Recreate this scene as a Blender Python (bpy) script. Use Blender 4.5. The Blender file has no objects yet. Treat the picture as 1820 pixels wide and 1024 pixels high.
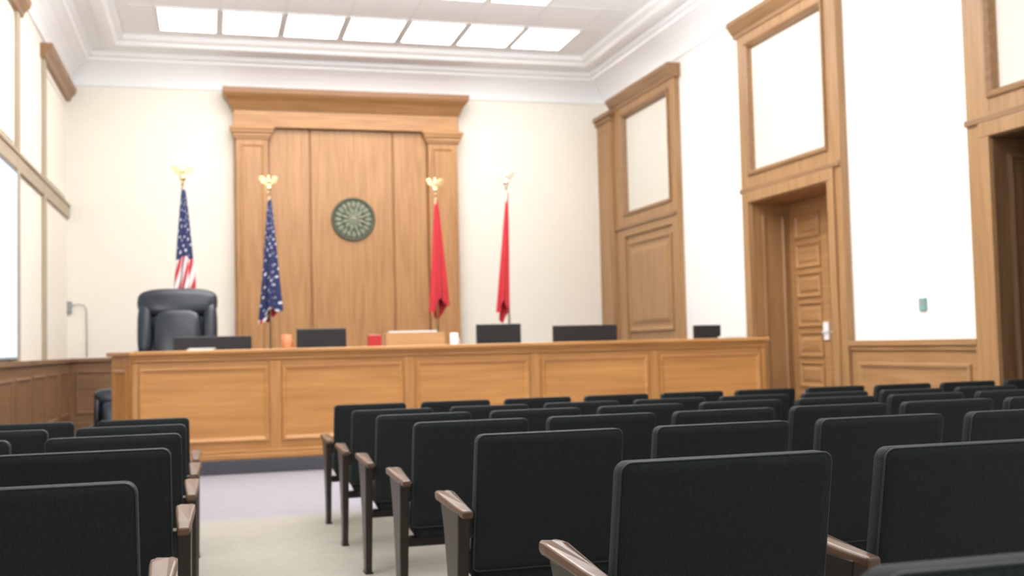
import bpy, bmesh, math, random
from mathutils import Vector, Matrix
random.seed(4)
sc = bpy.context.scene
COL = sc.collection
PI = math.pi
try:
    sc.view_settings.view_transform = 'Standard'
    sc.view_settings.look = 'None'
except Exception as e:
    print(e)

# ------------------------------------------------------------------ camera
F = 1953.0
E = 1.24
Yc = Vector((-535, -113, -F)).normalized()
Xc = Vector((7120, 70, -F)); Xc = (Xc - Xc.dot(Yc) * Yc).normalized()
Zc = Xc.cross(Yc)
cd = bpy.data.cameras.new('camera'); cam = bpy.data.objects.new('camera', cd); COL.objects.link(cam)
cd.sensor_width = 36; cd.lens = 36 * F / 1820
m = Matrix((Xc, Yc, Zc)).to_4x4(); m.translation = (0, 0, E)
cam.matrix_world = m
cd.clip_start = 0.05
cd.dof.use_dof = True; cd.dof.focus_distance = 2.5; cd.dof.aperture_fstop = 4.4
sc.camera = cam

def ray(px, py):
    d = Vector((px - 910, 512 - py, -F))
    return Vector((Xc.dot(d), Yc.dot(d), Zc.dot(d)))
def at(px, py, Y):
    r = ray(px, py); t = Y / r.y
    return Vector((r.x * t, Y, E + r.z * t))
def proj(x, y, z):
    c = Xc * x + Yc * y + Zc * (z - E)
    return 910 + F * c.x / -c.z, 512 - F * c.y / -c.z

# ------------------------------------------------------------------ materials
def newmat(name):
    mt = bpy.data.materials.new(name); mt.use_nodes = True
    nt = mt.node_tree
    return mt, nt, nt.nodes['Principled BSDF']
def mixc(nt, fac, a, b):
    n = nt.nodes.new('ShaderNodeMix'); n.data_type = 'RGBA'
    if hasattr(fac, 'links'): nt.links.new(fac, n.inputs['Factor'])
    else: n.inputs['Factor'].default_value = fac
    for s, v in (('A', a), ('B', b)):
        inp = [i for i in n.inputs if i.name == s and i.type == 'RGBA'][0]
        if hasattr(v, 'links'): nt.links.new(v, inp)
        else: inp.default_value = (*v, 1)
    return [o for o in n.outputs if o.type == 'RGBA'][0]
def noise(nt, scale, detail=3, vec=None):
    n = nt.nodes.new('ShaderNodeTexNoise'); n.inputs['Scale'].default_value = scale; n.inputs['Detail'].default_value = detail
    if vec: nt.links.new(vec, n.inputs['Vector'])
    return n.outputs['Fac']
def coords(nt, scale=(1, 1, 1), kind='Object'):
    tc = nt.nodes.new('ShaderNodeTexCoord'); mp = nt.nodes.new('ShaderNodeMapping')
    mp.inputs['Scale'].default_value = scale
    nt.links.new(tc.outputs[kind], mp.inputs['Vector']); return mp.outputs['Vector']
def bump(nt, b, h, strength, dist=0.01):
    n = nt.nodes.new('ShaderNodeBump'); n.inputs['Strength'].default_value = strength; n.inputs['Distance'].default_value = dist
    nt.links.new(h, n.inputs['Height']); nt.links.new(n.outputs['Normal'], b.inputs['Normal'])
def plain(name, c, rough=0.6, metal=0.0, var=0.12, sc_=8, emit=None, es=0):
    mt, nt, b = newmat(name)
    v = coords(nt)
    f = noise(nt, sc_, 4, v)
    col = mixc(nt, f, tuple(x * (1 - var) for x in c), tuple(min(1, x * (1 + var)) for x in c))
    nt.links.new(col, b.inputs['Base Color'])
    b.inputs['Roughness'].default_value = rough; b.inputs['Metallic'].default_value = metal
    if emit:
        b.inputs['Emission Color'].default_value = (*emit, 1); b.inputs['Emission Strength'].default_value = es
    return mt
def wood(name, c1, c2, axis='Z', rough=0.38, s=1.0):
    mt, nt, b = newmat(name)
    k = {'X': (.9, 14, 14), 'Y': (14, .9, 14), 'Z': (14, 14, .9)}[axis]
    v = coords(nt, tuple(q * s for q in k))
    f = noise(nt, 1.6, 7, v)
    cr = nt.nodes.new('ShaderNodeValToRGB'); cr.color_ramp.elements[0].position = .3; cr.color_ramp.elements[1].position = .7
    cr.color_ramp.elements[0].color = (*c2, 1); cr.color_ramp.elements[1].color = (*c1, 1)
    nt.links.new(f, cr.inputs['Fac'])
    v2 = coords(nt, (.5, .5, .5)); f2 = noise(nt, 1.3, 2, v2)
    mf = nt.nodes.new('ShaderNodeMath'); mf.operation = 'MULTIPLY'; mf.inputs[1].default_value = .4; nt.links.new(f2, mf.inputs[0])
    col = mixc(nt, mf.outputs[0], cr.outputs['Color'], tuple((a + c) / 2 * 1.05 for a, c in zip(c1, c2)))
    nt.links.new(col, b.inputs['Base Color'])
    b.inputs['Roughness'].default_value = rough
    bump(nt, b, f, .08, .004)
    return mt
H1, H2 = (.52, .268, .105), (.345, .163, .058)
W = {a: wood('honey_oak_' + a.lower(), H1, H2, a) for a in 'XYZ'}
B1, B2 = (.56, .275, .092), (.39, .175, .05)
BW = {a: wood('bench_oak_' + a.lower(), B1, B2, a, .33) for a in 'XYZ'}
BP = wood('bench_panel_veneer', (.62, .30, .095), (.41, .18, .052), 'X', .33, .6)
T1, T2 = (.42, .235, .103), (.285, .152, .062)
RW = {a: wood('wall_oak_' + a.lower(), T1, T2, a, .42) for a in 'XYZ'}
RWD = wood('wall_oak_dark_edge', (.33, .18, .08), (.22, .115, .048), 'Y', .42)
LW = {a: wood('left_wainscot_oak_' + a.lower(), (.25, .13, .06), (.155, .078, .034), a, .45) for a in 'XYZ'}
TAN = {a: wood('pale_tan_trim_' + a.lower(), (.46, .37, .265), (.37, .29, .20), a, .5) for a in 'XYZ'}
DW = wood('walnut_armrest', (.15, .078, .045), (.065, .034, .02), 'Y', .3)
DWZ = wood('dark_walnut_leg', (.026, .016, .011), (.010, .007, .005), 'Z', .38)
DARKW = wood('shade_brown_vestibule_wood', (.19, .10, .044), (.10, .052, .023), 'Z', .5)  # brown wood, with the darkness of the unlit vestibule put into its colour
M = {}
M['wall_cream'] = plain('cream_plaster', (.87, .82, .725), .85, 0, .02, 3)
M['wall_white'] = plain('white_plaster', (.88, .87, .845), .85, 0, .015, 3)
M['ceil'] = plain('ceiling_white', (.93, .935, .955), .85, 0, .01, 2)
M['crown'] = plain('crown_white', (.93, .932, .945), .7, 0, .01, 3)
M['fabricpanel'] = plain('offwhite_acoustic_fabric', (.70, .67, .595), .95, 0, .04, 30)
M['light'] = plain('lit_diffuser', (.9, .9, .9), .5, 0, .0, 3, (1, .995, .975), 7.4)
M['lframe'] = plain('white_metal_frame', (.85, .85, .85), .4)
M['gold'] = plain('polished_brass', (.87, .69, .38), .25, 1, .05)
M['silver'] = plain('pale_silvered_brass', (.86, .80, .66), .28, 1, .05)
M['black'] = plain('black_plastic', (.012, .012, .014), .4, 0, .2)
M['leather'] = plain('black_leather', (.012, .016, .024), .24, 0, .2, 20)
M['base'] = plain('blue_grey_carpeted_step', (.075, .075, .088), .95, 0, .2, 60)
M['screen'] = plain('dark_screen', (.02, .03, .05), .15, 0, .1)
M['glow'] = plain('lit_pale_blue_screen', (.05, .06, .07), .3, 0, .05, 3, (.70, .87, 1), 1.1)
M['white'] = plain('white_paper', (.8, .8, .8), .8, 0, .03)
M['orange'] = plain('terracotta_ceramic', (.62, .2, .08), .5)
M['redcard'] = plain('red_card', (.5, .03, .03), .6)
M['teal'] = plain('grey_green_plastic', (.19, .37, .35), .5)
M['grey'] = plain('grey_plastic', (.3, .3, .3), .5)
M['steel'] = plain('brushed_steel', (.6, .6, .6), .3, 1)
def mk_bronze(nm, a, c):
    mt, nt, b = newmat(nm)
    f = noise(nt, 30, 5, coords(nt))
    nt.links.new(mixc(nt, f, a, c), b.inputs['Base Color'])
    b.inputs['Roughness'].default_value = .5; b.inputs['Metallic'].default_value = .1
    return mt
M['bronze'] = mk_bronze('verdigris_bronze', (.055, .062, .038), (.12, .135, .085))
M['bronze2'] = mk_bronze('pale_highlight_bronze', (.19, .205, .135), (.33, .345, .245))  # paler than the disc: highlights of the relief put into the colour
def mk_fabric():
    mt, nt, b = newmat('black_ribbed_upholstery')
    v = coords(nt, (150, 150, 3)); f = noise(nt, 1.5, 4, v)
    v3 = coords(nt, (1, 1, 1)); g = noise(nt, 330, 3, v3)
    c = mixc(nt, f, (.0008, .0013, .0015), (.021, .0255, .0262))
    c = mixc(nt, .4, c, mixc(nt, g, (.0, .0, .0), (.03, .037, .037)))
    nt.links.new(c, b.inputs['Base Color'])
    b.inputs['Roughness'].default_value = .68; b.inputs['Specular IOR Level'].default_value = .2
    b.inputs['Sheen Weight'].default_value = .05; b.inputs['Sheen Roughness'].default_value = .3
    b.inputs['Sheen Tint'].default_value = (.8, 1, 1, 1)
    bump(nt, b, g, .7, .004)
    return mt
M['fabric'] = mk_fabric()
def mk_pipe():
    mt, nt, b = newmat('black_piping')
    f = noise(nt, 60, 2, coords(nt))
    nt.links.new(mixc(nt, f, (.016, .020, .021), (.032, .038, .039)), b.inputs['Base Color'])
    b.inputs['Roughness'].default_value = .45
    return mt
M['pipe'] = mk_pipe()
def mk_carpet():
    mt, nt, b = newmat('carpet_beige_and_violet')
    v = coords(nt)
    sx = nt.nodes.new('ShaderNodeSeparateXYZ'); nt.links.new(v, sx.inputs[0])
    mr = nt.nodes.new('ShaderNodeMapRange'); mr.inputs['From Min'].default_value = 8.3; mr.inputs['From Max'].default_value = 8.6
    nt.links.new(sx.outputs['Y'], mr.inputs['Value'])
    f = noise(nt, 9, 5, v); g = noise(nt, 120, 3, v); h = noise(nt, 2.2, 4, v)
    beige = mixc(nt, f, (.21, .182, .145), (.38, .34, .28))
    beige = mixc(nt, h, beige, (.33, .295, .24))
    vio = mixc(nt, f, (.215, .193, .24), (.30, .272, .325))
    c = mixc(nt, mr.outputs[0], beige, vio)
    c = mixc(nt, .3, c, mixc(nt, g, (.08, .075, .07), (.62, .60, .56)))
    nt.links.new(c, b.inputs['Base Color']); b.inputs['Roughness'].default_value = .95
    bump(nt, b, g, .7, .008)
    return mt
M['carpet'] = mk_carpet()
def mk_flag(name, kind):
    mt, nt, b = newmat(name)
    tc = nt.nodes.new('ShaderNodeTexCoord'); sx = nt.nodes.new('ShaderNodeSeparateXYZ'); nt.links.new(tc.outputs['UV'], sx.inputs[0])
    if kind == 'red':
        f = noise(nt, 5, 3, coords(nt))
        c = mixc(nt, f, (.42, .010, .018), (.60, .022, .035))
    else:
        a = nt.nodes.new('ShaderNodeMath'); a.operation = 'MULTIPLY_ADD'; a.inputs[1].default_value = .55
        nt.links.new(sx.outputs['Y'], a.inputs[0]); nt.links.new(sx.outputs['X'], a.inputs[2])
        s = nt.nodes.new('ShaderNodeMath'); s.operation = 'MULTIPLY'; s.inputs[1].default_value = 10; nt.links.new(a.outputs[0], s.inputs[0])
        fr = nt.nodes.new('ShaderNodeMath'); fr.operation = 'FRACT'; nt.links.new(s.outputs[0], fr.inputs[0])
        g = nt.nodes.new('ShaderNodeMath'); g.operation = 'GREATER_THAN'; g.inputs[1].default_value = .5; nt.links.new(fr.outputs[0], g.inputs[0])
        stripes = mixc(nt, g.outputs[0], (.50, .025, .035), (.72, .70, .69))
        mp = nt.nodes.new('ShaderNodeMapping'); mp.inputs['Scale'].default_value = (11, 20, 1); mp.inputs['Rotation'].default_value = (0, 0, .5)
        nt.links.new(tc.outputs['UV'], mp.inputs['Vector'])
        vo = nt.nodes.new('ShaderNodeTexVoronoi'); vo.inputs['Scale'].default_value = 1; vo.inputs['Randomness'].default_value = .25
        nt.links.new(mp.outputs[0], vo.inputs['Vector'])
        lt = nt.nodes.new('ShaderNodeMath'); lt.operation = 'LESS_THAN'; lt.inputs[1].default_value = .22; nt.links.new(vo.outputs['Distance'], lt.inputs[0])
        blue = mixc(nt, lt.outputs[0], (.008, .014, .085), (.65, .65, .7))
        cv = nt.nodes.new('ShaderNodeMath'); cv.operation = 'MULTIPLY_ADD'; cv.inputs[1].default_value = -.12
        nt.links.new(sx.outputs['X'], cv.inputs[0]); nt.links.new(sx.outputs['Y'], cv.inputs[2])
        ge = nt.nodes.new('ShaderNodeMath'); ge.operation = 'GREATER_THAN'; ge.inputs[1].default_value = .40 if kind == 'stripes' else .9
        nt.links.new(cv.outputs[0], ge.inputs[0])
        c = mixc(nt, ge.outputs[0], blue, stripes)
    nt.links.new(c, b.inputs['Base Color']); b.inputs['Roughness'].default_value = .65
    b.inputs['Sheen Weight'].default_value = .05
    return mt
M['flag_us'] = mk_flag('striped_flag_cloth', 'stripes')
M['flag_blue'] = mk_flag('starred_flag_cloth', 'stars')
M['flag_red'] = mk_flag('red_flag_cloth', 'red')

# ------------------------------------------------------------------ mesh builder
class MB:
    def __init__(s): s.bm = bmesh.new()
    def face(s, vs):
        try: return s.bm.faces.new(vs)
        except ValueError: return None
    def loops(s, loops, cap0=True, cap1=True, closed=True):
        L = [[s.bm.verts.new(p) for p in lp] for lp in loops]
        n = len(L[0])
        for a, b in zip(L, L[1:]):
            for i in range(n if closed else n - 1):
                j = (i + 1) % n
                s.face((a[i], a[j], b[j], b[i]))
        if cap0: s.face(L[0][::-1])
        if cap1: s.face(L[-1])
        return s
    def box(s, x0, x1, y0, y1, z0, z1):
        return s.loops([[(x0, y0, z), (x1, y0, z), (x1, y1, z), (x0, y1, z)] for z in (z0, z1)])
    def tbox(s, T, u0, u1, v0, v1, w0, w1):
        return s.loops([[T(u0, v0, w), T(u1, v0, w), T(u1, v1, w), T(u0, v1, w)] for w in (w0, w1)])
    def ring(s, T, u0, u1, v0, v1, prof, cap=False):   # prof: (inset, w)
        return s.loops([[T(u0 + i, v0 + i, w), T(u1 - i, v0 + i, w), T(u1 - i, v1 - i, w), T(u0 + i, v1 - i, w)] for i, w in prof], False, cap)
    def prism(s, pts, f, lo, hi):
        return s.loops([[f(a, b, t) for a, b in pts] for t in (lo, hi)])
    def tube(s, pts, r, n=8, closed=False):
        pts = [Vector(p) for p in pts]; L = []
        N = len(pts)
        up = Vector((0, 0, 1))
        for i, p in enumerate(pts):
            a = pts[(i - 1) % N] if (closed or i > 0) else p
            b = pts[(i + 1) % N] if (closed or i < N - 1) else p
            t = (b - a).normalized()
            if closed: u = t.cross(Vector((0, 1, 0)))
            else:
                u = t.cross(up)
                if u.length < .2: u = t.cross(Vector((0, 1, 0)))
            u.normalize(); v = t.cross(u)
            rr = r[i] if isinstance(r, (list, tuple)) else r
            L.append([p + rr * (math.cos(2 * PI * k / n) * u + math.sin(2 * PI * k / n) * v) for k in range(n)])
        if closed: L.append(L[0])
        s.loops(L, not closed, not closed)
        if closed: bmesh.ops.remove_doubles(s.bm, verts=s.bm.verts, dist=1e-6)
        return s
    def lathe(s, prof, c=(0, 0, 0), n=20, f=None):
        f = f or (lambda x, y, z: (c[0] + x, c[1] + y, c[2] + z))
        return s.loops([[f(max(r, 1e-4) * math.cos(2 * PI * k / n), max(r, 1e-4) * math.sin(2 * PI * k / n), z) for k in range(n)] for r, z in prof])
    def pad(s, c, d, e=.35, n=28, m_=14):
        sg = lambda t, p: math.copysign(abs(t) ** p, t)
        L = []
        for i in range(1, m_):
            a = -PI / 2 + PI * i / m_
            L.append([(c[0] + d[0] / 2 * sg(math.cos(a), e) * sg(math.cos(2 * PI * k / n), e),
                       c[1] + d[1] / 2 * sg(math.cos(a), e) * sg(math.sin(2 * PI * k / n), e),
                       c[2] + d[2] / 2 * sg(math.sin(a), e)) for k in range(n)])
        return s.loops(L)
    def move(s, fn):
        for v in s.bm.verts: v.co = Vector(fn(v.co))
        return s
    def build(s, name, mat, parent=None, smooth=False, bevel=0, seg=2, kind=None):
        bmesh.ops.recalc_face_normals(s.bm, faces=s.bm.faces)
        me = bpy.data.meshes.new(name); s.bm.to_mesh(me); s.bm.free()
        me.materials.append(mat)
        if smooth:
            for p in me.polygons: p.use_smooth = True
        o = bpy.data.objects.new(name, me); COL.objects.link(o)
        if parent: o.parent = parent
        if bevel:
            b = o.modifiers.new('bevel', 'BEVEL'); b.width = bevel; b.segments = seg; b.limit_method = 'ANGLE'; b.angle_limit = .6
        if kind: o['kind'] = kind
        return o
def empty(name, loc, label=None, cat=None, group=None, rz=0, kind=None):
    o = bpy.data.objects.new(name, None); COL.objects.link(o); o.empty_display_size = .1
    o.location = loc; o.rotation_euler = (0, 0, rz)
    tag(o, label, cat, group, kind); return o
def tag(o, label=None, cat=None, group=None, kind=None):
    if label: o['label'] = label
    if cat: o['category'] = cat
    if group: o['group'] = group
    if kind: o['kind'] = kind
    return o
def copy_tree(o, parent=None):
    c = o.copy(); COL.objects.link(c); c.parent = parent
    for ch in o.children: copy_tree(ch, c)
    return c

# ------------------------------------------------------------------ room shell
XL, XR, YW, YB = -2.23, 7.08, 19.0, -3.0
SL = .0283; Y0F = 7.4; YK = 2.0
def fz(y): return max(0., (Y0F - max(y, YK)) * SL)
TF = lambda u, v, w: (u, YW - w, v)          # front wall, w towards camera
TR = lambda u, v, w: (XR - w, u, v)          # right wall
TL = lambda u, v, w: (XL + w, u, v)          # left wall
MB().prism([(YB, fz(YK)), (YK, fz(YK)), (Y0F, 0), (YW + .2, 0), (YW + .2, -.2), (YB, -.2)], lambda a, c, t: (t, a, c), XL - .2, XR + 1.9).build('floor', M['carpet'], kind='structure')
MB().box(XL - .2, XR + .2, YW, YW + .2, 0, 6.6).build('wall_front', M['wall_cream'], kind='structure')
MB().box(XL - .2, XL, YB, YW, 0, 6.6).build('wall_left', M['wall_cream'], kind='structure')
D2 = (11.33, 13.27); D3 = (6.75, 8.55); DH = 3.06
b = MB()
for y0, y1 in ((YB, D3[0]), (D3[1], D2[0]), (D2[1], YW)): b.box(XR, XR + .2, y0, y1, 0, 6.6)
for y0, y1 in (D3, D2): b.box(XR, XR + .2, y0, y1, DH, 6.6)
b.build('wall_right', M['wall_white'], kind='structure')

# ceiling: soffit border, tray
ZC, ZT = 6.11, 6.24
TX0, TX1, TY0, TY1 = -1.4, 6.4, -2.2, 18.05
b = MB()
b.box(XL - .2, TX0, YB, YW + .2, ZC, ZC + .12); b.box(TX1, XR + .2, YB, YW + .2, ZC, ZC + .12)
b.box(TX0, TX1, TY1, YW + .2, ZC, ZC + .12); b.box(TX0, TX1, YB, TY0, ZC, ZC + .12)
b.box(XL - .2, XR + .2, YB, YW + .2, ZT, ZT + .1)
b.build('ceiling', M['ceil'], kind='structure')
TC = lambda u, v, w: (u, v, ZC - w)
b = MB()
b.ring(TC, TX0 - .16, TX1 + .16, TY0 - .16, TY1 + .16, [(0, 0), (0, .025), (.10, .03), (.16, .02), (.2, -.03), (.27, -.06), (.28, -.13)])
b.build('trim_10', M['crown'], kind='structure')
b = MB()
for k in range(8):
    x = -.755 + .935 * k
    if TX0 < x < TX1: b.box(x - .008, x + .008, TY0 + .2, TY1 - .3, ZT - .006, ZT)
for k in range(9):
    y = 17.62 - 2.33 * k
    b.box(TX0 + .3, TX1 - .3, y - .008, y + .008, ZT - .005, ZT)
    if y - 1.24 > TY0: b.box(TX0 + .3, TX1 - .3, y - 1.24, y - 1.224, ZT - .005, ZT)
b.build('trim_11', M['lframe'], kind='structure')
CP = [(0, 5.64), (.03, 5.64), (.045, 5.70), (.07, 5.76), (.12, 5.83), (.20, 5.905), (.30, 5.965), (.36, 5.99), (.37, 6.03), (.43, 6.05), (.44, 6.11), (0, 6.11)]
MB().prism(CP, lambda a, c, t: (t, YW - a, c), XL, XR).build('trim_1', M['crown'], kind='structure')
MB().prism(CP, lambda a, c, t: (XL + a, t, c), YB, YW).build('trim_2', M['crown'], kind='structure')
MB().prism(CP, lambda a, c, t: (XR - a, t, c), YB, YW).build('trim_3', M['crown'], kind='structure')

# ceiling lights
def light_proto():
    r = empty('ceiling_light', (0, 0, ZT), 'x', 'ceiling light', 'lit ceiling panels')
    T = lambda u, v, w: (u, v, -w)
    MB().ring(T, -.44, .44, -.59, .59, [(0, 0), (0, .02), (.02, .03), (.03, .03), (.035, .012)]).build('frame', M['lframe'], r)
    MB().box(-.406, .406, -.556, .556, -.022, -.008).build('diffuser', M['light'], r)
    return r
ordn = ['first', 'second', 'third', 'fourth', 'fifth', 'sixth', 'seventh', 'eighth', 'ninth', 'tenth']
lp = light_proto(); first = True
for row in range(8):
    for k in range(7 if row == 0 else 6):
        o = lp if first else copy_tree(lp); first = False
        o.location = (-.29 + .935 * k, 16.98 - 2.33 * row, ZT)
        if row == 0:
            o['label'] = 'glowing ceiling panel, %s from the left in the row nearest the front wall' % ordn[k]
        elif row == 1 and k == 5:
            o['label'] = 'glowing ceiling panel cut by the top edge, behind the front row'
        else:
            o['label'] = 'glowing ceiling panel in the rows over the seating, out of view'

# ------------------------------------------------------------------ front wall backdrop
root = MB().tbox(TF, .40, 4.23, 0, 5.0, 0, .14).build('trim_4', W['Z'], kind='structure')
for u0, u1 in ((.97, 1.64), (1.67, 3.06), (3.09, 3.68)):
    MB().tbox(TF, u0, u1, .3, 4.985, .14, .185).build('panel', W['Z'], root, bevel=.012)
for u0, u1 in ((.43, .96), (3.69, 4.21)):
    b = MB(); b.tbox(TF, u0, u1, 0, 4.8, .14, .27)
    b.ring(TF, u0 + .07, u1 - .07, .4, 4.7, [(0, .27), (0, .285), (.02, .29), (.04, .275), (.05, .271)])
    p = b.build('pilaster', W['Z'], root, bevel=.006)
    b = MB(); c0 = (u0 + u1) / 2; h = (u1 - u0) / 2
    for z0, z1, e in ((4.78, 4.82, .03), (4.82, 4.88, .05), (4.88, 4.93, .08), (4.93, 4.98, .10)):
        b.tbox(TF, c0 - h - e, c0 + h + e, z0, z1, .14, .27 + e)
    b.build('capital', W['X'], p, bevel=.01)
b = MB(); b.tbox(TF, .40, 4.23, 4.98, 5.3, 0, .28); b.tbox(TF, .38, 4.25, 4.98, 5.02, 0, .30); b.build('frieze', W['X'], root, bevel=.006)
CPB = [(0, 5.27), (.30, 5.27), (.32, 5.32), (.34, 5.36), (.37, 5.42), (.42, 5.48), (.45, 5.53), (.46, 5.615), (0, 5.615)]
LPS = []
for w, z in CPB[1:-1]:
    e = w - .28
    LPS.append([TF(.40 - e, z, 0), TF(.40 - e, z, w), TF(4.23 + e, z, w), TF(4.23 + e, z, 0)])
MB().loops(LPS).build('cornice', wood('cornice_oak', (.35, .175, .068), (.235, .11, .041), 'X'), root)

# bronze seal
c = at(628, 390, YW - .2); R0 = .375
seal = empty('wall_seal', (c.x, YW - .185, c.z), 'round green bronze seal on the oak panel behind the bench', 'seal')
fz_ = lambda x, y, z: (x, -z, y)
MB().lathe([(0, 0), (R0, 0), (R0, .03), (R0 - .015, .05), (R0 - .035, .048), (R0 - .05, .026), (0, .022)], n=64, f=fz_).build('disc', M['bronze'], seal)
def petals(n, r0, r1, wid, off, z0, z1, name):
    b = MB()
    for k in range(n):
        a = 2 * PI * (k + off) / n; L = r1 - r0
        def pf(p, z, a=a): return (p[0] * math.cos(a) - p[1] * math.sin(a), -z, p[0] * math.sin(a) + p[1] * math.cos(a))
        pet = [(r0, -wid * .4), (r0 + L * .5, -wid), (r0 + L * .82, -wid * .75), (r1, 0), (r0 + L * .82, wid * .75), (r0 + L * .5, wid), (r0, wid * .4)]
        b.loops([[pf(p, z0) for p in pet], [pf((p[0] * .98, p[1] * .6), z1) for p in pet]], False, True)
    b.build(name, M['bronze2'], seal)
petals(20, .20, .318, .038, 0, .024, .055, 'outer_rosette')
petals(12, .07, .205, .036, .5, .03, .078, 'inner_rosette')
MB().lathe([(.085, .022), (.085, .07), (.07, .085), (.055, .07), (.035, .075), (.03, .095), (0, .10)], n=32, f=fz_).build('boss', M['bronze2'], seal)

# front wainscot
for n, (u0, u1) in enumerate(((XL, .40), (4.23, XR))):
    b = MB(); b.tbox(TF, u0, u1, 0, 1.12, 0, .05); b.tbox(TF, u0, u1, 1.12, 1.18, 0, .09); b.tbox(TF, u0, u1, 0, .16, 0, .07)
    k = max(1, round((u1 - u0) / 1.2)); s = (u1 - u0) / k
    for i in range(k): b.ring(TF, u0 + i * s + .12, u0 + (i + 1) * s - .12, .28, .98, [(0, .05), (0, .065), (.03, .07), (.05, .052)])
    b.build('trim_%d' % (5 + n), LW['X'], kind='structure', bevel=.005)
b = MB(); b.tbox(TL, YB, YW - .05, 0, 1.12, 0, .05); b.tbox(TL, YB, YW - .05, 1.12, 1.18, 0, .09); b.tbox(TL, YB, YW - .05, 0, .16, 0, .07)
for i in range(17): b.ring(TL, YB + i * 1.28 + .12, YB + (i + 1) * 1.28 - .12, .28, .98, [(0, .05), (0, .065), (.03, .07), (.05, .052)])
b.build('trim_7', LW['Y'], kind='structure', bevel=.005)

# left wall trims
b = MB()
b.tbox(TL, 10.0, YW - .02, 3.45, 3.65, 0, .04); b.tbox(TL, 10.0, YW - .02, 3.63, 3.67, 0, .06)
lt = b.build('trim_8', TAN['Y'], kind='structure', bevel=.004)
for y0, y1 in ((11.3, 11.5), (14.0, 14.2), (16.2, 16.4)):
    MB().tbox(TL, y0, y1, 1.18, 5.38, 0, .045).build('stile', TAN['Z'], lt, bevel=.004)
for y0, y1 in ((16.1, 18.95), (11.2, 14.3)):
    MB().prism([(0, 5.36), (.06, 5.36), (.08, 5.42), (.14, 5.48), (.16, 5.55), (0, 5.55)], lambda a, c, t: (XL + a, t, c), y0, y1).build('cornice', RWD, lt)
for y0, y1 in ((16.4, 18.85), (11.5, 14.0)):
    MB().ring(TL, y0 + .08, y1 - .08, 3.75, 5.28, [(0, 0), (0, .015), (.02, .02), (.04, .012), (.045, .003)]).build('panel_moulding', M['wall_cream'], lt)
# lit wall screen
SY0, SY1, SZ0, SZ1 = 11.55, 13.97, 1.2, 3.42
ws = empty('wall_screen', (XL, (SY0 + SY1) / 2, SZ0), 'glowing pale blue screen on the left wall, cut by the left edge', 'screen')
T0 = lambda u, v, w: (w, u, v)
hw = (SY1 - SY0) / 2; sh = SZ1 - SZ0
MB().ring(T0, -hw, hw, 0, sh, [(0, 0), (0, .05), (.02, .055), (.03, .045)]).build('bezel', M['grey'], ws)
MB().tbox(T0, -hw + .03, hw - .03, .03, sh - .03, .005, .045).build('display', M['glow'], ws)
MB().tbox(T0, -hw + .4, hw - .4, -.015, .0, 0, .04).build('speaker_strip', M['black'], ws)

# ------------------------------------------------------------------ right wall bays
def bay(n, y0, y1, s0, s1, door):
    b = MB()
    b.tbox(TR, y0, y0 + s0, 0, 5.36, 0, .10); b.tbox(TR, y1 - s1, y1, 0, 5.36, 0, .10)
    b.tbox(TR, y0 + s0, y1 - s1, 5.2, 5.36, 0, .10)
    b.tbox(TR, y0 + s0, y1 - s1, DH, 3.44, 0, .10)
    r = b.build('trim_%d' % n, RW['Z'], kind='structure', bevel=.008)
    MB().tbox(TR, y0, y1, 3.2, 3.26, .10, .13).build('rail_moulding', RWD, r, bevel=.006)
    CPp = [(0, 5.34), (.12, 5.34), (.13, 5.39), (.16, 5.42), (.2, 5.48), (.22, 5.50), (.22, 5.56), (0, 5.56)]
    MB().prism(CPp, lambda a, c, t: (XR - a, t, c), y0 - .06, y1 + .06).build('cornice', RWD, r)
    MB().tbox(TR, y0 + s0, y1 - s1, 3.44, 5.2, 0, .03).build('fabric_panel', M['fabricpanel'], r)
    MB().ring(TR, y0 + s0 - .02, y1 - s1 + .02, 3.42, 5.22, [(0, .10), (0, .125), (.03, .13), (.06, .10), (.075, .04), (.085, .03)]).build('panel_moulding', RWD, r)
    if not door:
        b = MB(); b.tbox(TR, y0 + s0, y1 - s1, 0, DH, 0, .06)
        for z0, z1 in ((.3, 1.2), (1.4, 2.95)):
            b.ring(TR, y0 + s0 + .08, y1 - s1 - .08, z0, z1, [(0, .06), (0, .09), (.03, .095), (.07, .065), (.12, .062), (.2, .085)], True)
        b.build('lower_panel', RW['Z'], r, bevel=.004)
    else:
        b = MB(); o0, o1 = y0 + s0, y1 - s1
        b.tbox(TR, o0 - .14, o0, 0, DH, .10, .13); b.tbox(TR, o1, o1 + .14, 0, DH, .10, .13); b.tbox(TR, o0 - .14, o1 + .14, DH, DH + .14, .10, .13)
        b.build('door_casing', RW['Z'], r, bevel=.008)
    return r
bay(12, 15.64, 18.3, .22, .40, False)
bay(13, 11.06, 13.5, .27, .23, True)
bay(14, 6.48, 8.88, .27, .33, True)
b = MB(); b.tbox(TR, 18.3, 19, 0, 5.3, 0, .16); b.ring(TR, 18.38, 18.9, .3, 5.1, [(0, .16), (0, .175), (.03, .18), (.05, .162)])
p = b.build('trim_15', RW['Z'], kind='structure', bevel=.006)
b = MB(); b.tbox(TR, 18.27, 19, 5.2, 5.28, 0, .2); b.tbox(TR, 18.22, 19, 5.28, 5.36, 0, .24); b.build('capital', RWD, p, bevel=.012)
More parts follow.
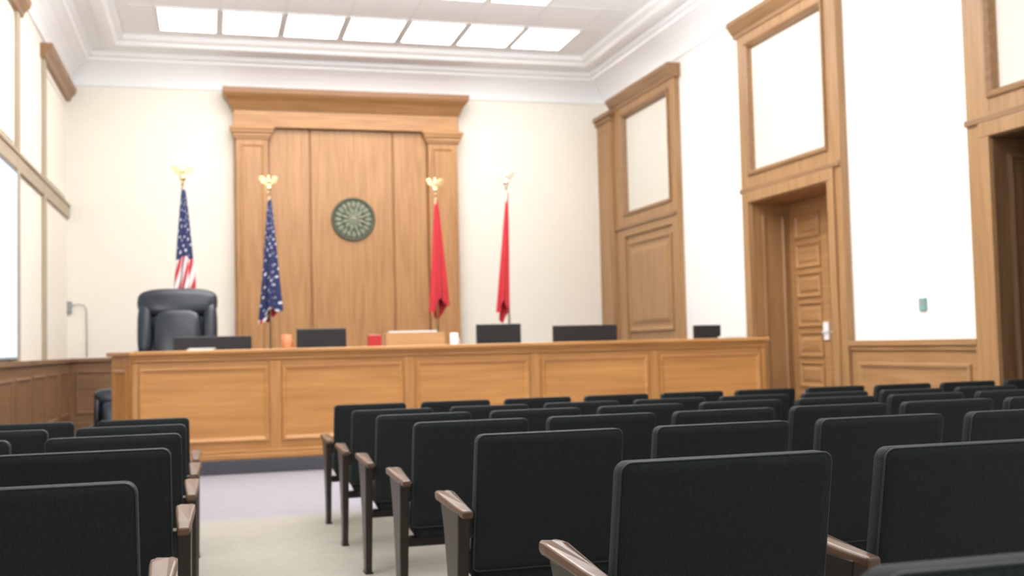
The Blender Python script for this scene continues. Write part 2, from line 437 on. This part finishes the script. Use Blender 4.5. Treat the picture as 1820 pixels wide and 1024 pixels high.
for n, (u0, u1) in enumerate(((8.88, 11.06), (13.5, 15.64), (1.5, 6.48))):
    b = MB(); b.tbox(TR, u0, u1, 0, 1.13, 0, .05); b.tbox(TR, u0, u1, 0, .15, 0, .07); b.tbox(TR, u0, u1, 1.08, 1.13, 0, .075)
    b.tbox(TR, u0, u1, 1.13, 1.19, 0, .10)
    k = max(1, round((u1 - u0) / 1.9)); s = (u1 - u0) / k
    for i in range(k): b.ring(TR, u0 + i * s + .14, u0 + (i + 1) * s - .14, .28, .95, [(0, .05), (0, .075), (.03, .08), (.07, .055), (.1, .052)])
    b.build('trim_%d' % (16 + n), RW['Y'], kind='structure', bevel=.006)
def recess(n, d, depth, mat):
    b = MB(); y0, y1 = d; e = .015; x0 = XR - .09
    b.box(x0, XR + depth, y1 - e, y1 + .05, 0, DH); b.box(x0, XR + depth, y0 - .05, y0 + e, 0, DH); b.box(x0, XR + depth, y0 - .05, y1 + .05, DH - e, DH + .05)
    TJ = lambda u, v, w: (u, y1 - e - w, v)
    if depth < 1: b.ring(TJ, XR + .06, XR + depth - .12, .3, 2.9, [(0, 0), (0, .015), (.03, .02), (.05, .002)])
    else:
        for k in range(3): b.ring(TJ, XR + .06 + k * .46, XR + .46 + k * .46, .3, 2.9, [(0, 0), (0, .02), (.03, .03), (.06, .002)])
    return b.build('trim_%d' % n, mat, kind='structure')
recess(19, D2, .52, RW['Z'])
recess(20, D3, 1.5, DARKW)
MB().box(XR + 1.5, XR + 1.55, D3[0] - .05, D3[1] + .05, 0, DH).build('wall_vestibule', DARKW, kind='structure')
def leaf(n, y0, y1, hy, mat, x=XR + .46):
    T = lambda u, v, w: (x - w, u, v)
    b = MB(); b.tbox(T, y0, y1, .005, DH - .017, -.05, 0)
    for k in range(7):
        z0 = .2 + k * .39
        b.ring(T, y0 + .17, y1 - .17, z0, z0 + .33, [(0, 0), (0, .02), (.02, .025), (.05, -.0), (.06, .001)], False)
        b.ring(T, y0 + .24, y1 - .24, z0 + .07, z0 + .26, [(0, 0), (.03, .015)], True)
    d = b.build('door_%d' % n, mat, kind='structure', bevel=.003)
    MB().tbox(T, hy - .06, hy + .06, 1.2, 1.43, 0, .02).build('push_plate', M['lframe'], d, bevel=.006)
    MB().tube([T(hy, 1.3, .02), T(hy, 1.3, .06), T(hy + .03, 1.3, .065), T(hy + .09, 1.3, .06)], .01).build('door_handle', M['steel'], d, smooth=True)
    return d
DR = wood('door_oak', (.46, .245, .10), (.31, .155, .06), 'Y', .4)
leaf(1, 12.31, 13.25, 12.4, DR)
leaf(2, 11.35, 12.295, 12.2, DR)

r = ray(1642, 541); t = XR / r.x; ty, tz = r.y * t, E + r.z * t
th = empty('wall_thermostat', (XR, ty, tz), 'small grey green plate on the white right wall between doorways', 'thermostat')
T0 = lambda u, v, w: (-w, u, v)
MB().tbox(T0, -.055, .055, -.065, .065, 0, .025).build('plate', M['teal'], th, bevel=.006)
MB().tbox(T0, -.03, .03, -.005, .04, .025, .03).build('display', M['grey'], th)
c = at(122, 547, YW)
pl = empty('wall_socket', (c.x, YW, c.z), 'grey socket box with a cord on the front wall near left corner', 'socket')
MB().box(-.06, .05, -.05, 0, -.1, .1).build('socket_box', M['grey'], pl, bevel=.008)
MB().tube([(.05, -.03, .03), (.15, -.03, .05), (.24, -.025, .03), (.27, -.02, -.05), (.275, -.02, -.4), (.275, -.02, -.8)], .007).build('cord', M['grey'], pl, smooth=True)

# ------------------------------------------------------------------ dais and bench
DZ = .5
MB().box(-.7, XR - .6, 12.95, YW - .4, 0, DZ).build('floor', M['base'], kind='structure')
BY, BT = 11.57, 1.255
X0, X1 = -.76, 6.21
BD = .40      # depth of the bench front
bench = empty('judges_bench', (2.7, BY, 0), 'long honey oak bench with five framed panels across the front', 'bench')
def loc(mb): return mb.move(lambda c: (c.x - 2.7, c.y - BY, c.z))
TB = lambda u, v, w: (u, BY - w, v)
EL = [(X0 - .21, BY + .38), (X0, BY)]
b = MB(); b.prism([(X0 - .03, BY - .07), (X1 + .02, BY - .07), (X1 + .02, BY + BD), (X0 - .26, BY + BD), (X0 - .26, BY + .37)], lambda a, c, t: (a, c, t), 0, .14)
loc(b).build('base_step', M['base'], bench, bevel=.01)
b = MB(); b.prism([(X0, BY), (X1, BY), (X1, BY + .38), (X0 - .21, BY + .38)], lambda a, c, t: (a, c, t), .14, BT - .045)
loc(b).build('carcass', BW['X'], bench)
pit = (X1 - X0) / 5
for i in range(5):
    u0, u1 = X0 + i * pit, X0 + (i + 1) * pit
    b = MB(); b.ring(TB, u0 + .075, u1 - .075, .32, 1.08, [(0, 0), (0, .02), (.015, .022), (.045, .004), (.055, .003)], True)
    loc(b).build('panel', BP, bench)
for i in range(6):
    u = X0 + i * pit
    loc(MB().tbox(TB, max(X0, u - .055), min(X1, u + .055), .2, BT - .11, 0, .012)).build('stile', BW['Z'], bench, bevel=.005)
b = MB(); b.tbox(TB, X0 - .01, X1 + .01, .14, .2, 0, .05); b.tbox(TB, X0 - .005, X1 + .005, .2, .235, 0, .032); loc(b).build('plinth_moulding', BW['X'], bench, bevel=.01)
b = MB(); b.tbox(TB, X0 - .005, X1 + .005, BT - .11, BT - .075, 0, .03); b.tbox(TB, X0 - .01, X1 + .01, BT - .075, BT - .045, 0, .045); loc(b).build('top_moulding', BW['X'], bench, bevel=.01)
dv = Vector((EL[0][0] - EL[1][0], EL[0][1] - EL[1][1], 0)); Lc = dv.length; dv.normalize(); nv = Vector((-dv.y, dv.x, 0))
if nv.y > 0: nv = -nv
TE = lambda u, v, w: tuple(Vector((X0, BY, v)) + dv * u + nv * w)
b = MB(); b.tbox(TE, .0, Lc, .14, BT - .045, 0, .012)
b.ring(TE, .07, Lc - .05, .32, 1.08, [(0, .012), (0, .03), (.02, .034), (.04, .02), (.05, .014)])
loc(b).build('end_panel', BW['Z'], bench)
b = MB(); b.prism([(X0 - .02, BY - .07), (X1 + .04, BY - .07), (X1 + .04, BY + BD), (X0 - .27, BY + BD), (X0 - .27, BY + .36)], lambda a, c, t: (a, c, t), BT - .045, BT)
loc(b).build('top_ledge', BW['X'], bench, bevel=.012)

# working desk behind the bench front
DKZ = 1.0; DY0, DY1 = BY + BD + .03, BY + BD + .68
desk = empty('work_desk', (2.7, (DY0 + DY1) / 2, 0), 'long oak work desk directly behind the panelled bench front', 'desk')
hd = (DY1 - DY0) / 2
MB().box(X0 - 2.7 + .1, X1 - 2.75, -hd, hd, DKZ - .04, DKZ).build('desk_top', BW['X'], desk, bevel=.006)
for u in (-3.3, -1.1, 1.1, 3.4): MB().box(u - .02, u + .02, -hd + .03, hd - .05, 0, DKZ - .04).build('desk_support', BW['Z'], desk)

# ------------------------------------------------------------------ items on the desk
IY = (DY0 + DY1) / 2
def monitor(px0, px1, ytop, label, Y=IY):
    a, c = at(px0, ytop, Y), at(px1, ytop, Y)
    w = c.x - a.x; h = (a.z + c.z) / 2 - DKZ
    r = empty('monitor', ((a.x + c.x) / 2, Y, DKZ), label, 'monitor', 'monitors on the bench')
    MB().box(-w / 2, w / 2, -.02, .02, .06, h).build('casing', M['black'], r, bevel=.01)
    MB().box(-w / 2 + .02, w / 2 - .02, .02, .024, .085, h - .02).build('screen', M['screen'], r)
    MB().box(-.03, .03, -.015, .04, .01, .2).build('stem', M['black'], r)
    MB().lathe([(.11, 0), (.11, .008), (.06, .016), (0, .016)], c=(0, .02, 0), n=20).build('stand_base', M['black'], r)
    return r
monitor(308, 447, 598, 'wide black monitor on the bench in front of the leather chair')
monitor(527, 615, 584, 'black monitor on the bench below the round seal, beside an orange cup')
monitor(846, 925, 576, 'narrow black monitor on the bench to the right of the wooden box')
monitor(982, 1096, 578, 'wide black monitor on the bench right of centre, second from right')
monitor(1232, 1280, 578, 'small black monitor near the right end of the bench')
def cup(px0, px1, yt, mat, label):
    y = IY - .1
    a, c = at(px0, yt, y), at(px1, yt, y); r0 = (c.x - a.x) / 2; h = a.z - DKZ
    o = empty('cup', ((a.x + c.x) / 2, y, DKZ), label, 'cup')
    MB().lathe([(r0 * .8, 0), (r0, h * .6), (r0, h), (r0 * .9, h), (r0 * .88, h * .5), (0, h * .1)], n=20).build('body', mat, o, smooth=True)
    MB().tube([(r0 * .97, 0, h * .85), (r0 * 1.35, 0, h * .8), (r0 * 1.4, 0, h * .5), (r0 * .95, 0, h * .4)], .008).build('handle', mat, o, smooth=True)
cup(500, 518, 595, M['orange'], 'orange cup on the bench left of the monitor under the seal')
cup(800, 814, 592, M['white'], 'white cup on the bench right of the pale wooden box')
a, c = at(685, 592, IY), at(788, 589, IY); w = c.x - a.x; h = a.z - DKZ
fb = empty('file_box', ((a.x + c.x) / 2, IY + .05, DKZ), 'pale wooden box of papers on the middle of the bench', 'box')
b = MB(); b.box(-w / 2, w / 2, -.12, -.105, 0, h); b.box(-w / 2, w / 2, .105, .12, 0, h); b.box(-w / 2, -w / 2 + .015, -.105, .105, 0, h); b.box(w / 2 - .015, w / 2, -.105, .105, 0, h); b.box(-w / 2, w / 2, -.12, .12, 0, .012)
b.build('box_body', wood('pale_box_wood', (.62, .36, .16), (.5, .27, .11), 'X'), fb)
MB().box(-w / 2 + .05, w / 2 - .08, -.08, .08, .012, h + .02).build('papers', M['white'], fb)
a, c = at(655, 596, IY), at(682, 592, IY)
rb = empty('book', ((a.x + c.x) / 2 - .02, IY, DKZ), 'red book standing on the bench left of the pale wooden box', 'book')
MB().box(-.075, .075, -.03, .03, 0, a.z - DKZ).build('cover', M['redcard'], rb, bevel=.004)
MB().box(-.068, .070, -.024, .024, .006, a.z - DKZ + .003).build('pages', M['white'], rb)
for px, lab in ((358, 'white sheets on the bench ledge in front of the leather chair'), (1302, 'white sheets at the right end of the bench ledge')):
    c = at(px, 612, BY + .16)
    b = MB()
    for k in range(6):
        dx, dy = random.uniform(-.02, .02), random.uniform(-.01, .01)
        b.box(-.13 + dx, .13 + dx, -.09 + dy, .09 + dy, k * .004, k * .004 + .004)
    o = b.build('paper_stack', M['white']); o.location = (c.x, BY + .16, BT); tag(o, lab, 'papers')

# ------------------------------------------------------------------ executive chair
def exec_chair(name, x, y, z, H, Wd, label, cat, group=None):
    r = empty(name, (x, y, z), label, cat, group)
    s = H / 1.45; hw = Wd / 2
    lean = lambda c: (c.x, c.y + .18 * (c.z - .55 * s), c.z)
    MB().pad((0, .10, .98 * s), (Wd * .92, .18, .86 * s), .45).move(lean).build('backrest', M['leather'], r, smooth=True)
    MB().pad((0, .02, 1.29 * s), (Wd, .24, .33 * s), .6).move(lean).build('headrest', M['leather'], r, smooth=True)
    MB().pad((0, -.02, .92 * s), (Wd * .60, .20, .62 * s), .55).move(lean).build('back_cushion', M['leather'], r, smooth=True)
    for sg in (-1, 1):
        MB().pad((sg * hw * .80, .0, .98 * s), (Wd * .19, .2, .66 * s), .7).move(lean).build('side_bolster', M['leather'], r, smooth=True)
    MB().pad((0, -.22 * s, .52 * s), (Wd * .8, .58 * s, .16), .4).build('seat', M['leather'], r, smooth=True)
    for sg in (-1, 1):
        MB().tube([(sg * hw * .85, .02, .5 * s), (sg * hw * .98, -.02, .62 * s), (sg * hw, -.1, .72 * s), (sg * hw, -.42 * s, .7 * s), (sg * hw * .9, -.46 * s, .52 * s)], .028, 10).build('armrest', M['black'], r, smooth=True)
    q = Wd / .9
    MB().lathe([(.03, .1), (.03, .46 * s), (.06, .47 * s)], c=(0, -.18 * q, 0), n=16).build('post', M['steel'], r, smooth=True)
    b = MB()
    for k in range(5):
        a = 2 * PI * k / 5 + .3
        b.tube([(0, -.18 * q, .12), (.32 * q * math.cos(a), -.18 * q + .32 * q * math.sin(a), .075)], [.035, .02], 8)
        b.lathe([(.02, 0), (.032, .01), (.032, .05), (.015, .06)], c=(.31 * q * math.cos(a), -.18 * q + .31 * q * math.sin(a), 0), n=10)
    b.build('star_base', M['black'], r)
    return r
cc = at(315, 512, 13.5)
exec_chair('executive_chair', cc.x, 13.5, DZ, cc.z - DZ, .92, 'tall black leather executive chair behind the left end of the bench', 'chair')
exec_chair('office_chair', -1.10, 13.4, 0, .84, .40, 'small black chair on the floor beside the left end of the bench', 'chair')

# ------------------------------------------------------------------ flags
def flag(px, pyt, Y, mat, label, seed, lean=0., wid=1.0, ln=1.75, metal=None):
    metal = metal or M['gold']
    top = at(px, pyt, Y); h = top.z - DZ
    r = empty('flag_on_pole', (top.x, Y, DZ), label, 'flag')
    MB().lathe([(.15, 0), (.15, .02), (.12, .045), (.05, .06), (.035, .1), (.02, .12)], n=28).build('stand', metal, r)
    MB().lathe([(.014, .1), (.014, h - .18)], n=12).build('pole', metal, r, smooth=True)
    fin = MB().lathe([(.014, h - .2), (.03, h - .19), (.014, h - .175), (.036, h - .15), (.042, h - .125), (.036, h - .1), (.016, h - .085), (.028, h - .06), (.032, h - .03), (.022, h), (.018, h + .012), (.024, h + .025), (.012, h + .045), (0, h + .05)], n=16).build('eagle_finial', metal, r, smooth=True)
    wing = [(.01, -.045), (.03, .0), (.05, .045), (.09, .06), (.125, .045), (.118, .01), (.095, -.03), (.08, -.05), (.06, -.045), (.04, -.07), (.02, -.075)]
    for sg in (-1, 1):
        MB().prism(wing, lambda a, c_, t, sg=sg: (sg * a, t + .15 * a, h - .02 + c_), -.012, .012).build('wing', metal, fin, bevel=.005)
    rnd = random.Random(seed)
    zt, zb = h - .26, h - .26 - ln
    n, mm = 64, 44
    ph = rnd.uniform(0, 6)
    bm = bmesh.new(); uvl = bm.loops.layers.uv.new('uv'); rows = []
    for i in range(mm + 1):
        v = i / mm; row = []
        R = (.022 + .118 * v ** .75) * wid
        for k in range(n):
            a = 2 * PI * k / n
            fold = 1 + (.12 + .26 * v) * math.sin(5 * a + ph + 1.2 * v) + .12 * v * math.sin(9 * a - ph)
            drop = .10 * v * math.sin(a + ph) + .05 * v * math.sin(3 * a)
            row.append(bm.verts.new((lean * v + .01 + R * fold * math.cos(a), R * fold * .75 * math.sin(a), zt + (zb - zt) * v + drop)))
        rows.append(row)
    for i in range(mm):
        for k in range(n):
            j = (k + 1) % n
            f = bm.faces.new((rows[i][k], rows[i][j], rows[i + 1][j], rows[i + 1][k])); f.smooth = True
            for lpx, (uu, vv) in zip(f.loops, ((k, i), (k + 1, i), (k + 1, i + 1), (k, i + 1))): lpx[uvl].uv = (uu / n, vv / mm)
    bm.faces.new(rows[0][::-1])
    me = bpy.data.meshes.new('flag_cloth'); bm.to_mesh(me); bm.free(); me.materials.append(mat)
    o = bpy.data.objects.new('flag_cloth', me); COL.objects.link(o); o.parent = r
flag(324, 299, 14.15, M['flag_us'], 'striped and starred flag beside the tall black leather chair', 3)
flag(477, 318, 14.8, M['flag_blue'], 'blue starred flag in front of the left oak pilaster', 7, -.01, .85, 1.55)
flag(773, 322, 14.8, M['flag_red'], 'red flag in front of the right oak pilaster', 11, .02, .76, 1.5)
flag(899, 308, 14.15, M['flag_red'], 'red flag against the cream wall right of the backdrop', 17, -.09, .5, 1.6, M['silver'])

# ------------------------------------------------------------------ auditorium chairs
BWD, BTOP, BBOT = .51, .843, .385
def outline(w, z0, z1, rt, rb, inset=0, n=6):
    w2 = w / 2 - inset; a0, a1 = z0 + inset, z1 - inset; pts = []
    rt = max(.004, rt - inset); rb = max(.004, rb - inset)
    for cx, cz, st, r in ((w2 - rt, a1 - rt, 0, rt), (-w2 + rt, a1 - rt, PI / 2, rt), (-w2 + rb, a0 + rb, PI, rb), (w2 - rb, a0 + rb, 1.5 * PI, rb)):
        for k in range(n + 1):
            t = st + PI / 2 * k / n
            pts.append((cx + r * math.cos(t), cz + r * math.sin(t)))
    return pts
RT = .026
def chair_proto(side):
    r = empty('auditorium_chair', (0, 0, 0))
    rec = lambda c: (c.x * (1 + .035 * (.6 - c.z)), c.y + .20 * (BTOP - c.z) - .02 * math.cos(c.x / .25 * 1.2), c.z)
    L = []
    for y, ins in ((-.005, .03), (-.003, .010), (.001, .004), (.007, 0), (.042, 0), (.055, .008), (.061, .025), (.065, .06)):
        L.append([(x, y, z) for x, z in outline(BWD, BBOT, BTOP, RT, .02, ins)])
    bk = MB().loops(L).move(rec).build('backrest', M['fabric'], r, smooth=True)
    md = bk.modifiers.new('es', 'EDGE_SPLIT'); md.split_angle = .7
    MB().tube([(x, .002, z) for x, z in outline(BWD, BBOT, BTOP, RT, .02, .002)], .0028, 6, True).move(rec).build('piping', M['pipe'], bk, smooth=True)
    L = []
    for z, ins in ((.325, .03), (.335, .008), (.36, 0), (.42, 0), (.445, .012), (.452, .04)):
        L.append([(x, y, z + .10 * (y - .12)) for x, y in outline(.48, .10, .56, .06, .03, ins)])
    MB().loops(L).build('seat', M['fabric'], r, smooth=True)
    MB().box(-.29, .29, .20, .27, .285, .325).build('support_bar', DWZ, r, bevel=.005)
    cx = side * .288
    L = []
    for z, y0, y1, hw in ((0, .13, .215, .014), (.02, .13, .22, .016), (.3, .10, .25, .019), (.5, .07, .30, .02), (.585, .05, .34, .022)):
        L.append([(cx - hw, y0, z), (cx + hw, y0, z), (cx + hw, y1, z), (cx - hw, y1, z)])
    MB().loops(L).build('leg', DWZ, r, bevel=.005)
    MB().box(cx - .02, cx + .02, .125, .225, 0, .012).build('foot_pad', M['black'], r)
    prof = [(.0, .018), (.10, .022), (.22, .027), (.34, .032), (.39, .031), (.415, .024), (.425, .012)]
    rim = [(cx - w, y) for y, w in prof] + [(cx + w, y) for y, w in reversed(prof)]
    zz = lambda y: .60 + .02 * min(1, max(0, (y - .05) / .3)) - (.006 if y > .4 else 0)
    MB().loops([[(x, y, zz(y) - .028) for x, y in rim], [(x, y, zz(y)) for x, y in rim]]).build('armrest', DW, r, bevel=.008, seg=3)
    MB().box(min(side * .22, cx), max(side * .22, cx), .07, .13, .5, .58).build('back_bracket', DWZ, r, bevel=.004)
    return r
pR, pL = chair_proto(-1), chair_proto(1)
RROWS = [2.2, 3.5, 4.65, 5.75, 6.8, 7.8]
RPIT = [.64, .628, .60, .615, .62, .62]
LROWS = [2.36, 3.55, 4.6, 5.65, 6.75]
LX = [-.15, -.125, -.12, -.125, -.13]
usedR = usedL = False
names = {0: 'sixth', 1: 'fifth', 2: 'fourth', 3: 'third', 4: 'second', 5: 'front'}
def put(proto, used, cx, y, label, group):
    o = copy_tree(proto) if used else proto
    o.location = (cx, y, fz(y + .17)); o.rotation_euler = (0, 0, random.uniform(-.006, .006))
    tag(o, label, 'chair', group)
for i, y in enumerate(RROWS):
    for k in range(10):
        xl = .835 + RPIT[i] * k
        if xl + .5 > XR - .15: break
        if proj(xl, y, fz(y) + .84)[0] > 1822: break
        if k == 0: lab = 'black upholstered chair at the aisle end of the right block, %s row' % names[i]
        else: lab = 'black upholstered chair, right block, %s row, %s seat from the aisle' % (names[i], ordn[k])
        put(pR, usedR, xl + .25, y, lab, 'auditorium chairs in the right block'); usedR = True
put(pR, True, .665 + .25, 1.01, 'black chair top just showing at the lower right corner, nearest of all', 'auditorium chairs in the right block')
lnames = ['fifth', 'fourth', 'third', 'second', 'front']
for i, y in enumerate(LROWS):
    for k in range(3):
        xr = LX[i] - .632 * k
        if xr - .5 < XL + .1 or proj(xr, y, fz(y) + .84)[0] < 0: break
        if k == 0: lab = 'black upholstered chair at the aisle end of the left block, %s row' % lnames[i]
        else: lab = 'black upholstered chair, left block, %s row, %s seat from the aisle' % (lnames[i], ordn[k])
        put(pL, usedL, xr - .25, y, lab, 'auditorium chairs in the left block'); usedL = True

# ------------------------------------------------------------------ added fill lamps and world
def area(name, loc_, d, sx, sy, P, col=(1, 1, 1)):
    l = bpy.data.lights.new(name, 'AREA'); l.shape = 'RECTANGLE'; l.size = sx; l.size_y = sy; l.energy = P; l.color = col
    o = bpy.data.objects.new(name, l); COL.objects.link(o); o.location = loc_
    o.rotation_euler = Vector(d).to_track_quat('-Z', 'Y').to_euler()
area('left_fill', (XL + .15, 5.0, 3.4), (1, .45, .12), 5.0, 3.0, 220, (.95, .98, 1))  # unseen lamp added at the left to brighten the right wall and seating
area('ceiling_fill', (2.4, 11.2, 4.9), (0, .30, .95), 6.0, .8, 400, (.94, .97, 1))  # added lamp above the view, there only to brighten the ceiling
w = bpy.data.worlds.new('world'); sc.world = w; w.use_nodes = True
bg = w.node_tree.nodes['Background']; bg.inputs[0].default_value = (.85, .92, 1, 1); bg.inputs[1].default_value = 1.1
